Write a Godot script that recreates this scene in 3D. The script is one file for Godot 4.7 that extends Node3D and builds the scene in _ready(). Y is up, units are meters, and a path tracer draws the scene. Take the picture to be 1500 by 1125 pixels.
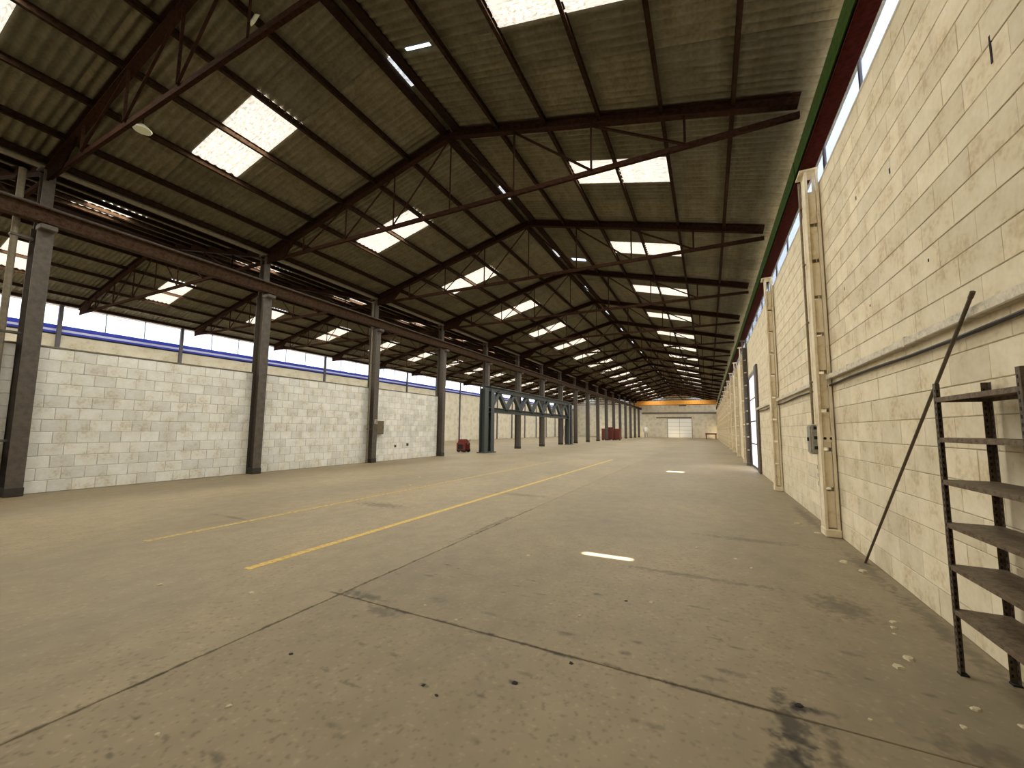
extends Node3D
# A long steel-framed industrial shed: main hall (x -13.9 .. 1.8), side hall behind the column row (x -29.6 .. -13.9).

const BAY := 5.25
const Z0 := -3.2            # first column row in view
const ZNEAR := 7.3
const ZFAR := -95.1
const XR := 1.77            # inner face of the long block wall
const XC := -13.9           # column row
const XL := -29.6           # outer wall of the side hall
const ZS := -3.85            # phase of the roof sheet joints
const RIDGE := -6.05
const RIDGE2 := -21.75
const APEX := 9.75
const SLOPE := 0.25
const EYE := Vector3(0, 1.6, 0)
const FOCAL := 585.0

var rng := RandomNumberGenerator.new()
var taken := {}
var cam_basis: Basis
var box_cache := {}
var M := {}

# ------------------------------------------------------------------ naming
func numbered(called: String) -> String:
	if not taken.has(called):
		taken[called] = 0
		return called
	taken[called] += 1
	return "%s_%03d" % [called, taken[called]]

func thing(called: String, label: String, category: String, group := "", at := Vector3.ZERO) -> Node3D:
	var o := Node3D.new()
	o.name = numbered(called)
	add_child(o)
	o.position = at
	tag(o, label, category, group)
	return o

func tag(o: Node, label: String, category := "", group := "") -> void:
	o.set_meta("label", label)
	if category != "": o.set_meta("category", category)
	if group != "": o.set_meta("group", group)

func structure(called: String, label: String) -> Node3D:
	var o := Node3D.new()
	o.name = numbered(called)
	add_child(o)
	o.set_meta("kind", "structure")
	o.set_meta("label", label)
	return o

func copy_of(o: Node3D, at: Vector3, label := "") -> Node3D:
	var base := String(o.name)
	if base.length() > 4 and base[base.length() - 4] == "_" and base.right(3).is_valid_int(): base = base.left(base.length() - 4)
	var c: Node3D = o.duplicate()
	c.name = numbered(base)
	add_child(c)
	c.position = at
	if label != "": c.set_meta("label", label)
	return c

# ------------------------------------------------------------------ meshes
func put(parent: Node, called: String, mesh: Mesh, mat: Material) -> MeshInstance3D:
	var o := MeshInstance3D.new()
	o.name = called
	o.mesh = mesh
	o.material_override = mat
	o.cast_shadow = GeometryInstance3D.SHADOW_CASTING_SETTING_ON
	parent.add_child(o, true)
	return o

func box(parent: Node, called: String, c: Vector3, s: Vector3, mat: Material) -> MeshInstance3D:
	var key := "%.4f %.4f %.4f" % [s.x, s.y, s.z]
	if not box_cache.has(key):
		box_cache[key] = bevelled(s, minf(0.012, minf(s.x, minf(s.y, s.z)) * 0.12))
	var o := put(parent, called, box_cache[key], mat)
	o.position = c
	return o

# box from corner to corner
func span(parent: Node, called: String, a: Vector3, b: Vector3, mat: Material) -> MeshInstance3D:
	return box(parent, called, (a + b) / 2.0, (b - a).abs(), mat)

func quad(st: SurfaceTool, a: Vector3, b: Vector3, c: Vector3, d: Vector3, out: Vector3) -> void:
	var n := (b - a).cross(c - a).normalized()
	if n.length() < 0.5: n = (c - a).cross(d - a).normalized()
	var pts := [a, b, c, d]
	if n.dot(out) > 0.0:
		pts = [d, c, b, a]
	var nn := n if n.dot(out) > 0.0 else -n
	for i in [0, 1, 2, 0, 2, 3]:
		st.set_normal(nn)
		st.add_vertex(pts[i])

func tri(st: SurfaceTool, a: Vector3, b: Vector3, c: Vector3, out: Vector3) -> void:
	var n := (b - a).cross(c - a).normalized()
	var pts := [a, b, c]
	if n.dot(out) > 0.0: pts = [c, b, a]
	var nn := n if n.dot(out) > 0.0 else -n
	for p in pts:
		st.set_normal(nn)
		st.add_vertex(p)

func bevelled(s: Vector3, b: float) -> ArrayMesh:
	var st := SurfaceTool.new()
	st.begin(Mesh.PRIMITIVE_TRIANGLES)
	var h := s / 2.0
	for ax in 3:
		for sg in [-1.0, 1.0]:
			var u := (ax + 1) % 3
			var v := (ax + 2) % 3
			var c := []
			for q in [[-1, -1], [1, -1], [1, 1], [-1, 1]]:
				var p := Vector3.ZERO
				p[ax] = sg * h[ax]
				p[u] = q[0] * (h[u] - b)
				p[v] = q[1] * (h[v] - b)
				c.append(p)
			var n := Vector3.ZERO
			n[ax] = sg
			quad(st, c[0], c[1], c[2], c[3], n)
	for ax in 3:
		var u := (ax + 1) % 3
		var v := (ax + 2) % 3
		for su in [-1.0, 1.0]:
			for sv in [-1.0, 1.0]:
				var c := []
				for q in [[-1.0, 0], [1.0, 0], [1.0, 1], [-1.0, 1]]:
					var p := Vector3.ZERO
					p[ax] = q[0] * (h[ax] - b)
					p[u] = su * (h[u] - (0.0 if q[1] == 0 else b))
					p[v] = sv * (h[v] - (b if q[1] == 0 else 0.0))
					c.append(p)
				var n := Vector3.ZERO
				n[u] = su
				n[v] = sv
				quad(st, c[0], c[1], c[2], c[3], n)
	for sx in [-1.0, 1.0]:
		for sy in [-1.0, 1.0]:
			for sz in [-1.0, 1.0]:
				var d := Vector3(sx, sy, sz)
				tri(st, d * Vector3(h.x, h.y - b, h.z - b), d * Vector3(h.x - b, h.y, h.z - b), d * Vector3(h.x - b, h.y - b, h.z), d)
	return st.commit()

# a 2D profile swept from a to b; profile x runs along "side", y along "up"
func prism(profile: PackedVector2Array, a: Vector3, b: Vector3, up: Vector3) -> ArrayMesh:
	var st := SurfaceTool.new()
	st.begin(Mesh.PRIMITIVE_TRIANGLES)
	var w := (b - a).normalized()
	var side := up.cross(w).normalized()
	var v := w.cross(side).normalized()
	var n := profile.size()
	var mid := Vector2.ZERO
	var area := 0.0
	for i in n:
		mid += profile[i] / n
		area += profile[i].cross(profile[(i + 1) % n])
	var sgn := 1.0 if area > 0 else -1.0
	for i in n:
		var p := profile[i]
		var q := profile[(i + 1) % n]
		var e := (q - p)
		var out2 := Vector2(e.y, -e.x) * sgn
		quad(st, a + side * p.x + v * p.y, a + side * q.x + v * q.y, b + side * q.x + v * q.y, b + side * p.x + v * p.y, side * out2.x + v * out2.y)
	var idx := Geometry2D.triangulate_polygon(profile)
	for t in idx.size() / 3:
		var p3 := []
		for j in 3: p3.append(profile[idx[t * 3 + j]])
		tri(st, a + side * p3[0].x + v * p3[0].y, a + side * p3[1].x + v * p3[1].y, a + side * p3[2].x + v * p3[2].y, -w)
		tri(st, b + side * p3[0].x + v * p3[0].y, b + side * p3[1].x + v * p3[1].y, b + side * p3[2].x + v * p3[2].y, w)
	return st.commit()

func i_profile(w: float, h: float, tf: float, tw: float) -> PackedVector2Array:
	var a := w / 2.0
	var c := h / 2.0
	var t := tw / 2.0
	return PackedVector2Array([Vector2(-a, -c), Vector2(a, -c), Vector2(a, -c + tf), Vector2(t, -c + tf), Vector2(t, c - tf), Vector2(a, c - tf), Vector2(a, c), Vector2(-a, c), Vector2(-a, c - tf), Vector2(-t, c - tf), Vector2(-t, -c + tf), Vector2(-a, -c + tf)])

func rect_profile(w: float, h: float) -> PackedVector2Array:
	return PackedVector2Array([Vector2(-w / 2, -h / 2), Vector2(w / 2, -h / 2), Vector2(w / 2, h / 2), Vector2(-w / 2, h / 2)])

func angle_profile(w: float, t: float) -> PackedVector2Array:
	return PackedVector2Array([Vector2(0, 0), Vector2(w, 0), Vector2(w, t), Vector2(t, t), Vector2(t, w), Vector2(0, w)])

func channel_profile(w: float, h: float, t: float) -> PackedVector2Array:
	return PackedVector2Array([Vector2(0, -h / 2), Vector2(w, -h / 2), Vector2(w, -h / 2 + t), Vector2(t, -h / 2 + t), Vector2(t, h / 2 - t), Vector2(w, h / 2 - t), Vector2(w, h / 2), Vector2(0, h / 2)])

func round_profile(r: float, n := 10) -> PackedVector2Array:
	var p := PackedVector2Array()
	for i in n: p.append(Vector2(cos(TAU * i / n), sin(TAU * i / n)) * r)
	return p

func bar(parent: Node, called: String, profile: PackedVector2Array, a: Vector3, b: Vector3, mat: Material, up := Vector3.UP) -> MeshInstance3D:
	var mid := (a + b) / 2.0
	var o := put(parent, called, prism(profile, a - mid, b - mid, up), mat)
	o.position = mid
	return o

func lathe(profile: Array, n := 16) -> ArrayMesh:
	var st := SurfaceTool.new()
	st.begin(Mesh.PRIMITIVE_TRIANGLES)
	for i in n:
		var a0 := TAU * i / n
		var a1 := TAU * (i + 1) / n
		for j in profile.size() - 1:
			var p: Vector2 = profile[j]
			var q: Vector2 = profile[j + 1]
			var am := (a0 + a1) / 2.0
			var e := q - p
			var out := Vector3(cos(am) * e.y, -e.x, sin(am) * e.y)
			quad(st, Vector3(cos(a0) * p.x, p.y, sin(a0) * p.x), Vector3(cos(a1) * p.x, p.y, sin(a1) * p.x), Vector3(cos(a1) * q.x, q.y, sin(a1) * q.x), Vector3(cos(a0) * q.x, q.y, sin(a0) * q.x), out)
	return st.commit()

# corrugated sheet, waves along z, flat along x, centred
func corrugated(length: float, width: float, waves: int, amp: float) -> ArrayMesh:
	var st := SurfaceTool.new()
	st.begin(Mesh.PRIMITIVE_TRIANGLES)
	var n := waves * 8
	var th := 0.006
	for layer in [0.0, th]:
		for i in n:
			var t0 := float(i) / n
			var t1 := float(i + 1) / n
			var zz := [(t0 - 0.5) * width, (t1 - 0.5) * width]
			var yy := [amp * cos(TAU * waves * t0) + layer, amp * cos(TAU * waves * t1) + layer]
			var nn := []
			for t in [t0, t1]:
				var d: float = -amp * sin(TAU * waves * t) * TAU * waves / width
				nn.append(Vector3(0, 1, -d).normalized() * (1.0 if layer > 0.0 else -1.0))
			var pts := [[-0.5, 0], [0.5, 0], [0.5, 1], [-0.5, 0], [0.5, 1], [-0.5, 1]]
			if layer == 0.0: pts.reverse()
			for q in pts:
				st.set_normal(nn[q[1]])
				st.add_vertex(Vector3(q[0] * length, yy[q[1]], zz[q[1]]))
	return st.commit()

# irregular flat lump (scrap, chip)
func chip(r: float, h: float, n: int) -> ArrayMesh:
	var st := SurfaceTool.new()
	st.begin(Mesh.PRIMITIVE_TRIANGLES)
	var rim := []
	for i in n:
		var a := TAU * i / n + rng.randf_range(-0.2, 0.2)
		rim.append(Vector3(cos(a), 0, sin(a)) * r * rng.randf_range(0.6, 1.15))
	var top := Vector3(rng.randf_range(-0.2, 0.2) * r, h, rng.randf_range(-0.2, 0.2) * r)
	for i in n:
		var p: Vector3 = rim[i]
		var q: Vector3 = rim[(i + 1) % n]
		var pu := p * 0.75 + Vector3.UP * h * rng.randf_range(0.7, 1.0)
		var qu := q * 0.75 + Vector3.UP * h * 0.85
		quad(st, p, q, qu, pu, (p + q) + Vector3.UP * 0.3 * r)
		tri(st, pu, qu, top, Vector3.UP)
	return st.commit()

# ------------------------------------------------------------------ in view?
func project(p: Vector3) -> Vector3:
	var c := cam_basis.inverse() * (p - EYE)
	if c.z > -0.05: return Vector3(-1e4, -1e4, 1.0)
	return Vector3(750.0 + FOCAL * c.x / -c.z, 572.6 - FOCAL * c.y / -c.z, -c.z)

func in_frame(p: Vector3, margin := 60.0) -> bool:
	var q := project(p)
	return q.x > -margin and q.x < 1500 + margin and q.y > -margin and q.y < 1125 + margin

# ------------------------------------------------------------------ textures and materials
func noise_image(sd: int, freq: float, octaves: int, w := 512, h := 512) -> Image:
	var n := FastNoiseLite.new()
	n.seed = sd
	n.noise_type = FastNoiseLite.TYPE_SIMPLEX_SMOOTH
	n.frequency = freq
	n.fractal_octaves = octaves
	var im := n.get_seamless_image(w, h)
	im.convert(Image.FORMAT_L8)
	return im

# a tiling texture between colours: stops [[value, Color], ...] over a blend of two noises
func blend_texture(sd: int, f1: float, f2: float, k: float, stops: Array, size := 512) -> ImageTexture:
	var a := noise_image(sd, f1, 5, size, size).get_data()
	var b := noise_image(sd + 7, f2, 4, size, size).get_data()
	var out := PackedByteArray()
	out.resize(size * size * 3)
	var lut := []
	for i in 256:
		var v := i / 255.0
		var c: Color = stops[0][1]
		for s in stops.size() - 1:
			if v >= stops[s][0]:
				c = (stops[s][1] as Color).lerp(stops[s + 1][1], clampf((v - stops[s][0]) / (stops[s + 1][0] - stops[s][0]), 0, 1))
		lut.append([int(c.r * 255), int(c.g * 255), int(c.b * 255)])
	for i in size * size:
		var v := int(a[i] * (1.0 - k) + b[i] * k)
		var c: Array = lut[v]
		out[i * 3] = c[0]
		out[i * 3 + 1] = c[1]
		out[i * 3 + 2] = c[2]
	return ImageTexture.create_from_image(Image.create_from_data(size, size, false, Image.FORMAT_RGB8, out))

func material(color: Color, rough: float, metal := 0.0, tex: Texture2D = null, tile := 1.0) -> StandardMaterial3D:
	var m := StandardMaterial3D.new()
	m.albedo_color = color
	m.roughness = rough
	m.metallic = metal
	if tex:
		m.albedo_texture = tex
		m.uv1_triplanar = true
		m.uv1_world_triplanar = true
		m.uv1_scale = Vector3.ONE / tile
	return m

func make_materials() -> void:
	var grey := func(v: float) -> Color: return Color(v, v, v)
	var mottle := blend_texture(11, 0.012, 0.06, 0.4, [[0.15, grey.call(0.74)], [0.5, grey.call(0.9)], [0.85, grey.call(1.0)]])
	var paint := blend_texture(23, 0.008, 0.05, 0.35, [[0.1, Color(0.84, 0.80, 0.72)], [0.4, Color(0.955, 0.945, 0.92)], [0.8, Color(1, 1, 1)]])
	var rust := blend_texture(31, 0.015, 0.07, 0.5, [[0.2, Color(0.62, 0.50, 0.42)], [0.5, Color(0.88, 0.84, 0.80)], [0.8, Color(1, 1, 1)]])
	var sheet := blend_texture(43, 0.01, 0.05, 0.45, [[0.2, Color(0.70, 0.66, 0.55)], [0.55, Color(0.9, 0.88, 0.8)], [0.85, Color(1, 1, 1)]])
	M.block = []
	for v in [0.0, 0.035, -0.03, 0.015, -0.015]:
		M.block.append(material(Color(0.90 + v, 0.855 + v, 0.755 + v), 0.85, 0.0, paint, 1.7))
	M.block_left = []
	for v in [0.0, 0.03, -0.035, 0.015]:
		M.block_left.append(material(Color(0.90 + v, 0.90 + v, 0.885 + v), 0.85, 0.0, paint, 2.1))
	M.mortar = material(Color(0.80, 0.75, 0.64), 0.95, 0.0, mottle, 1.3)
	M.mortar_left = material(Color(0.85, 0.845, 0.82), 0.95, 0.0, mottle, 1.3)
	M.plaster = material(Color(0.87, 0.85, 0.79), 0.9, 0.0, paint, 4.0)
	M.sheet = [material(Color(0.455, 0.44, 0.38), 0.9, 0.0, sheet, 2.3), material(Color(0.43, 0.415, 0.36), 0.9, 0.0, sheet, 2.7), material(Color(0.475, 0.455, 0.39), 0.9, 0.0, sheet, 1.9)]
	M.steel_roof = material(Color(0.215, 0.15, 0.115), 0.95, 0.0, rust, 0.9)
	M.ridge_board = material(Color(0.17, 0.125, 0.10), 0.8, 0.0, rust, 1.1)
	M.purlin = material(Color(0.21, 0.16, 0.12), 0.95, 0.0, rust, 1.1)
	M.column = material(Color(0.365, 0.33, 0.295), 0.6, 0.0, mottle, 1.2)
	M.column_base = material(Color(0.23, 0.21, 0.18), 0.8, 0.0, mottle, 0.8)
	M.crane_beam = material(Color(0.31, 0.25, 0.205), 0.65, 0.0, rust, 1.0)
	M.red_beam = material(Color(0.24, 0.08, 0.055), 0.95, 0.0, rust, 0.7)
	M.green_gutter = material(Color(0.21, 0.285, 0.11), 0.95, 0.0, mottle, 0.6)
	M.gutter = material(Color(0.50, 0.46, 0.38), 0.6, 0.0, mottle, 0.8)
	M.lattice = material(Color(0.90, 0.855, 0.755), 0.8, 0.0, paint, 2.6)
	M.slot = material(Color(0.10, 0.085, 0.065), 0.9)
	M.conduit = material(Color(0.56, 0.48, 0.36), 0.6, 0.0, mottle, 0.5)
	M.trunking = material(Color(0.88, 0.84, 0.75), 0.6, 0.0, mottle, 0.8)
	M.cable = material(Color(0.12, 0.10, 0.085), 0.6)
	M.grey_box = material(Color(0.62, 0.60, 0.54), 0.5, 0.0, mottle, 0.4)
	M.brown_box = material(Color(0.44, 0.39, 0.28), 0.6, 0.0, mottle, 0.4)
	M.rack_post = material(Color(0.37, 0.33, 0.275), 0.5, 0.3, rust, 0.4)
	M.rack_hole = material(Color(0.05, 0.045, 0.04), 0.9)
	M.rack_shelf = material(Color(0.47, 0.42, 0.34), 0.6, 0.2, rust, 0.5)
	M.pole = material(Color(0.40, 0.365, 0.30), 0.55, 0.2, rust, 0.3)
	M.blue = material(Color(0.16, 0.24, 0.82), 0.4)
	M.blue_pale = material(Color(0.86, 0.88, 0.98), 0.4)
	M.mullion = material(Color(0.34, 0.33, 0.36), 0.5)
	M.gantry = material(Color(0.27, 0.30, 0.305), 0.55, 0.0, mottle, 0.7)
	M.red = material(Color(0.47, 0.09, 0.085), 0.5, 0.0, mottle, 0.5)
	M.red_dull = material(Color(0.46, 0.20, 0.155), 0.6, 0.0, mottle, 0.5)
	M.black = material(Color(0.05, 0.05, 0.05), 0.7)
	M.orange = material(Color(0.88, 0.60, 0.20), 0.5, 0.0, mottle, 2.0)
	M.white_door = material(Color(0.96, 0.97, 0.96), 0.6)
	M.door_seam = material(Color(0.55, 0.55, 0.52), 0.8)
	M.end_band = material(Color(0.52, 0.49, 0.43), 0.8, 0.0, mottle, 2.0)
	M.scrap = material(Color(0.82, 0.77, 0.64), 0.9, 0.0, mottle, 0.1)
	M.stone = material(Color(0.62, 0.56, 0.45), 0.9, 0.0, mottle, 0.1)
	M.dark_bit = material(Color(0.10, 0.085, 0.065), 0.9)
	M.ground_out = material(Color(0.72, 0.70, 0.66), 0.9, 0.0, mottle, 3.0)
	M.yellow = material(Color(0.86, 0.72, 0.40), 0.8, 0.0, blend_texture(57, 0.02, 0.1, 0.5, [[0.25, Color(0.62, 0.62, 0.62)], [0.45, Color(0.9, 0.9, 0.88)], [0.8, Color(1, 1, 1)]]), 0.8)
	M.yellow_worn = material(Color(0.80, 0.69, 0.45), 0.85, 0.0, blend_texture(61, 0.02, 0.1, 0.5, [[0.3, Color(0.66, 0.66, 0.68)], [0.5, Color(0.88, 0.88, 0.86)], [0.8, Color(1, 1, 1)]]), 0.8)
	M.joint = material(Color(0.20, 0.165, 0.115), 1.0, 0.0, mottle, 0.4)
	M.lampcover = material(Color(0.86, 0.88, 0.80), 0.4)
	var pane := StandardMaterial3D.new()
	pane.albedo_color = Color(0.93, 0.96, 1.0, 0.12)
	pane.transparency = BaseMaterial3D.TRANSPARENCY_ALPHA
	pane.roughness = 0.02
	M.pane = pane
	# daylight coming through weathered glass-fibre sheet
	var dirt := blend_texture(71, 0.03, 0.16, 0.55, [[0.30, Color(0.28, 0.27, 0.27)], [0.43, Color(0.58, 0.57, 0.56)], [0.52, Color(1, 1, 1)]])
	var glow := StandardMaterial3D.new()
	glow.albedo_color = Color(0.85, 0.83, 0.78)
	glow.roughness = 0.7
	glow.emission_enabled = true
	glow.emission = Color(1.0, 0.97, 0.92)
	glow.emission_energy_multiplier = 1.3
	glow.emission_texture = dirt
	glow.emission_operator = BaseMaterial3D.EMISSION_OP_MULTIPLY
	glow.uv1_triplanar = true
	glow.uv1_world_triplanar = true
	glow.uv1_scale = Vector3(0.42, 1.0, 1.7)
	M.skylight = glow
	var ridge_glow := glow.duplicate()
	ridge_glow.emission = Color(0.92, 0.96, 1.0)
	M.ridge_light = ridge_glow
	var frosted := glow.duplicate()
	frosted.emission = Color(0.98, 0.95, 1.0)
	frosted.emission_energy_multiplier = 0.95
	frosted.emission_texture = null
	M.frosted = frosted
	for q in ["steel_roof", "purlin", "ridge_board", "red_beam", "green_gutter", "crane_beam"]: M[q].metallic_specular = 0.15

# concrete floor: soft blotches, scuffs and dark stains where the photograph shows them
func floor_texture(x0: float, z0: float, w: float, h: float, pw: int, ph: int, stains: Array) -> ImageTexture:
	var n1 := FastNoiseLite.new()
	n1.seed = 5
	n1.frequency = 1.0
	n1.fractal_octaves = 4
	var n2 := FastNoiseLite.new()
	n2.seed = 9
	n2.frequency = 1.0
	n2.fractal_octaves = 3
	var out := PackedByteArray()
	out.resize(pw * ph * 3)
	var base := Vector3(0.555, 0.500, 0.405)
	var i := 0
	for r in ph:
		var z := z0 + h * (r + 0.5) / ph
		for c in pw:
			var x := x0 + w * (c + 0.5) / pw
			var big := n1.get_noise_2d(x * 0.33, z * 0.22)
			var fine := n2.get_noise_2d(x * 3.1, z * 2.3)
			var k := 1.0 + 0.10 * big + 0.06 * fine
			if x > -3.23: k *= 0.955      # the slabs along the block wall are a darker pour
			if stains:
				var fleck := n2.get_noise_2d(x * 16.0 + 90.0, z * 16.0)
				if fleck > 0.36: k *= 1.0 - minf((fleck - 0.36) * 1.0, 0.15) * (0.6 + big)
				elif fleck < -0.42: k *= 1.0 + minf((-0.42 - fleck) * 0.8, 0.10)
			out[i] = int(clampf(base.x * k, 0, 1) * 255)
			out[i + 1] = int(clampf(base.y * (k - 0.012 * big), 0, 1) * 255)
			out[i + 2] = int(clampf(base.z * (k - 0.03 * big), 0, 1) * 255)
			i += 3
	for s in stains:    # [x, z, rx, rz, strength]: rough-edged dark patch
		var c0 := int((s[0] - s[2] * 1.4 - x0) / w * pw)
		var c1 := int((s[0] + s[2] * 1.4 - x0) / w * pw)
		var r0 := int((s[1] - s[3] * 1.4 - z0) / h * ph)
		var r1 := int((s[1] + s[3] * 1.4 - z0) / h * ph)
		for r in range(maxi(r0, 0), mini(r1, ph - 1) + 1):
			var z := z0 + h * (r + 0.5) / ph
			for c in range(maxi(c0, 0), mini(c1, pw - 1) + 1):
				var x := x0 + w * (c + 0.5) / pw
				var d := Vector2((x - s[0]) / s[2], (z - s[1]) / s[3]).length() + 0.75 * n2.get_noise_2d(x * 9.0 + 40, z * 9.0) + 0.4 * n2.get_noise_2d(x * 31.0, z * 31.0)
				var t: float = clampf((1.0 - d) * 1.4, 0, 1) * s[4] * 0.5
				var at := (r * pw + c) * 3
				for q in 3: out[at + q] = int(out[at + q] * (1.0 - t))
	return ImageTexture.create_from_image(Image.create_from_data(pw, ph, false, Image.FORMAT_RGB8, out))

func floor_material(x0: float, z0: float, w: float, h: float, pw: int, ph: int, stains: Array) -> StandardMaterial3D:
	var m := StandardMaterial3D.new()
	m.albedo_texture = floor_texture(x0, z0, w, h, pw, ph, stains)
	m.uv1_triplanar = true
	m.uv1_world_triplanar = true
	m.uv1_triplanar_sharpness = 8.0
	m.uv1_scale = Vector3(1.0 / w, 1.0, 1.0 / h)
	m.uv1_offset = Vector3(-x0 / w, 0, -z0 / h)
	m.roughness = 0.62
	m.metallic_specular = 0.35
	return m

func roof_y(x: float, ridge: float) -> float:
	return APEX - SLOPE * absf(x - ridge)

func bay_z(k: float) -> float:
	return Z0 - BAY * k

# ================================================================== scene
func _ready() -> void:
	rng.seed = 4711
	# ---- camera
	var cam := Camera3D.new()
	cam.name = "camera"
	cam_basis = Basis(Vector3(0.897975, 0.010432, -0.439923), Vector3(0.032137, 0.995495, 0.089207), Vector3(0.438872, -0.094243, 0.893594))
	cam.transform = Transform3D(cam_basis, EYE)
	cam.projection = Camera3D.PROJECTION_FRUSTUM
	cam.near = 0.05
	cam.far = 400.0
	cam.size = 1125.0 / FOCAL * 0.05
	cam.frustum_offset = Vector2(0, (572.6 - 562.5) / FOCAL * 0.05)
	add_child(cam)
	cam.current = true
	# ---- sky, exposure
	var env := Environment.new()
	env.background_mode = Environment.BG_SKY
	var sm := ProceduralSkyMaterial.new()
	sm.sky_top_color = Color(0.80, 0.88, 1.0)
	sm.sky_horizon_color = Color(0.95, 0.97, 1.0)
	sm.ground_horizon_color = Color(0.85, 0.85, 0.84)
	sm.ground_bottom_color = Color(0.6, 0.58, 0.55)
	sm.sky_energy_multiplier = 1.7
	sm.ground_energy_multiplier = 1.2
	sm.sun_angle_max = 1.0
	var sky := Sky.new()
	sky.sky_material = sm
	env.sky = sky
	env.tonemap_mode = Environment.TONE_MAPPER_LINEAR
	env.tonemap_exposure = 1.0
	env.sdfgi_enabled = true
	env.ssao_enabled = true
	env.ssil_enabled = true
	var we := WorldEnvironment.new()
	we.name = "environment"
	we.environment = env
	add_child(we)
	# ---- sun, high from the far left
	var sun := DirectionalLight3D.new()
	sun.name = "sun"
	sun.light_energy = 16.0
	sun.light_color = Color(1.0, 0.96, 0.9)
	sun.light_angular_distance = 0.53
	sun.shadow_enabled = true
	add_child(sun)
	sun.look_at_from_position(Vector3.ZERO, Vector3(4.03, -9.57, 0.75), Vector3.BACK)
	# ---- daylight through the roof lights: one soft area light under each pane pair (SKY_L is its radiance)
	make_materials()
	build_shell()
	build_roof(RIDGE, M.sheet, "ceiling", "brown corrugated fibre cement roof of the main hall with steel purlins", true)
	build_roof(RIDGE2, M.sheet, "ceiling", "dark corrugated roof of the side hall behind the column row", false)
	build_skylights()
	build_trusses()
	build_columns()
	build_crane_beams()
	build_wall_right()
	build_partition()
	build_windows()
	build_gantry()
	build_rack()
	build_right_fittings()
	build_far_end()
	build_floor_marks()

const SKY_L := 27.0
const LIGHT_COLOR := Color(1.0, 0.985, 0.93)

# ------------------------------------------------------------------ shell
func build_shell() -> void:
	var stains := [[0.36, -2.78, 0.09, 0.35, 0.9], [0.31, -2.42, 0.12, 0.28, 0.8], [0.52, -2.5, 0.05, 0.4, 0.6], [0.42, -2.99, 0.06, 0.05, 1.0], [1.05, -4.78, 0.26, 0.32, 0.45], [-0.2, -5.0, 0.9, 0.08, 0.4], [-6.1, -6.4, 0.7, 0.25, 0.45], [-1.15, -2.43, 0.05, 0.02, 1.0], [-1.65, -2.15, 0.04, 0.02, 1.0], [-3.0, -2.95, 0.3, 0.08, 0.6], [-2.6, -2.8, 0.2, 0.1, 0.4], [1.2, -3.0, 0.25, 0.12, 0.4], [-3.3, -6.0, 0.06, 1.2, 0.4], [-7.5, -4.3, 0.6, 0.06, 0.4], [0.5, -7.0, 0.8, 0.12, 0.35], [-4.2, -9.0, 1.0, 0.2, 0.3], [1.62, -6.3, 0.12, 0.8, 0.4], [1.66, -4.6, 0.09, 1.0, 0.4], [1.62, -9.4, 0.12, 1.6, 0.45]]
	# dirt worked into the open joints
	for i in 150:
		stains.append([-3.23 + rng.randf_range(-0.012, 0.012), rng.randf_range(-7.6, 0.2), rng.randf_range(0.008, 0.018), rng.randf_range(0.05, 0.16), rng.randf_range(0.2, 0.7)])
		if i % 2 == 0: stains.append([rng.randf_range(-3.3, 0.5), -2.876 + rng.randf_range(-0.012, 0.012), rng.randf_range(0.05, 0.16), rng.randf_range(0.008, 0.018), rng.randf_range(0.2, 0.7)])
	# scattered scuffs near the joint crossing
	for i in 90:
		var q := rng.randf_range(0.015, 0.06)
		stains.append([rng.randf_range(-3.4, 1.2), rng.randf_range(-4.2, -0.6), q * rng.randf_range(0.8, 2.2), q * rng.randf_range(0.4, 0.8), rng.randf_range(0.15, 0.55)])
	var near := floor_material(-14.3, -19.0, 16.3, 26.4, 1304, 2048, stains)
	var far := floor_material(-30.0, -95.5, 32.0, 103.0, 640, 2048, [])
	var fl := structure("floor", "brown worn concrete floor with dark stains and joints")
	span(fl, "sub_base", Vector3(-30, -0.4, ZFAR - 0.3), Vector3(2.0, -0.03, ZNEAR + 0.2), M.joint)
	span(fl, "slab", Vector3(-14.2, -0.029, -19), Vector3(-3.234, 0, ZNEAR), near)
	span(fl, "slab", Vector3(-3.226, -0.029, -19), Vector3(XR + 0.02, 0, -2.881), near)
	span(fl, "slab", Vector3(-3.226, -0.029, -2.872), Vector3(XR + 0.02, 0, ZNEAR), near)
	span(fl, "slab", Vector3(XL, -0.029, ZFAR), Vector3(XR + 0.02, 0, -19.0), far)
	span(fl, "slab", Vector3(XL, -0.029, -19.0), Vector3(-14.2, 0, ZNEAR), far)
	var out := structure("ground", "pale yard outside the shed")
	span(out, "yard", Vector3(2.02, -0.4, -140), Vector3(40, -0.1, 30), M.ground_out)
	span(out, "yard", Vector3(-70, -0.4, -140), Vector3(-30.1, -0.1, 30), M.ground_out)
	var wn := structure("wall_near", "plain rendered end wall behind the viewer")
	span(wn, "render", Vector3(-30, 0, ZNEAR), Vector3(2.2, 10.2, ZNEAR + 0.2), M.plaster)
	var wl := structure("wall_left", "pale rendered outer wall of the side hall below the blue windows")
	span(wl, "render", Vector3(XL - 0.2, 0, ZFAR), Vector3(XL, 6.12, ZNEAR), M.plaster)
	for k in range(-2, 18):
		span(wl, "post", Vector3(XL, 0, bay_z(k) + 0.63), Vector3(XL + 0.16, 7.7, bay_z(k) + 0.79), M.mullion)
	span(wl, "lower_band", Vector3(XL, 5.05, ZFAR), Vector3(XL + 0.03, 6.12, ZNEAR), M.plaster)

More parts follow.
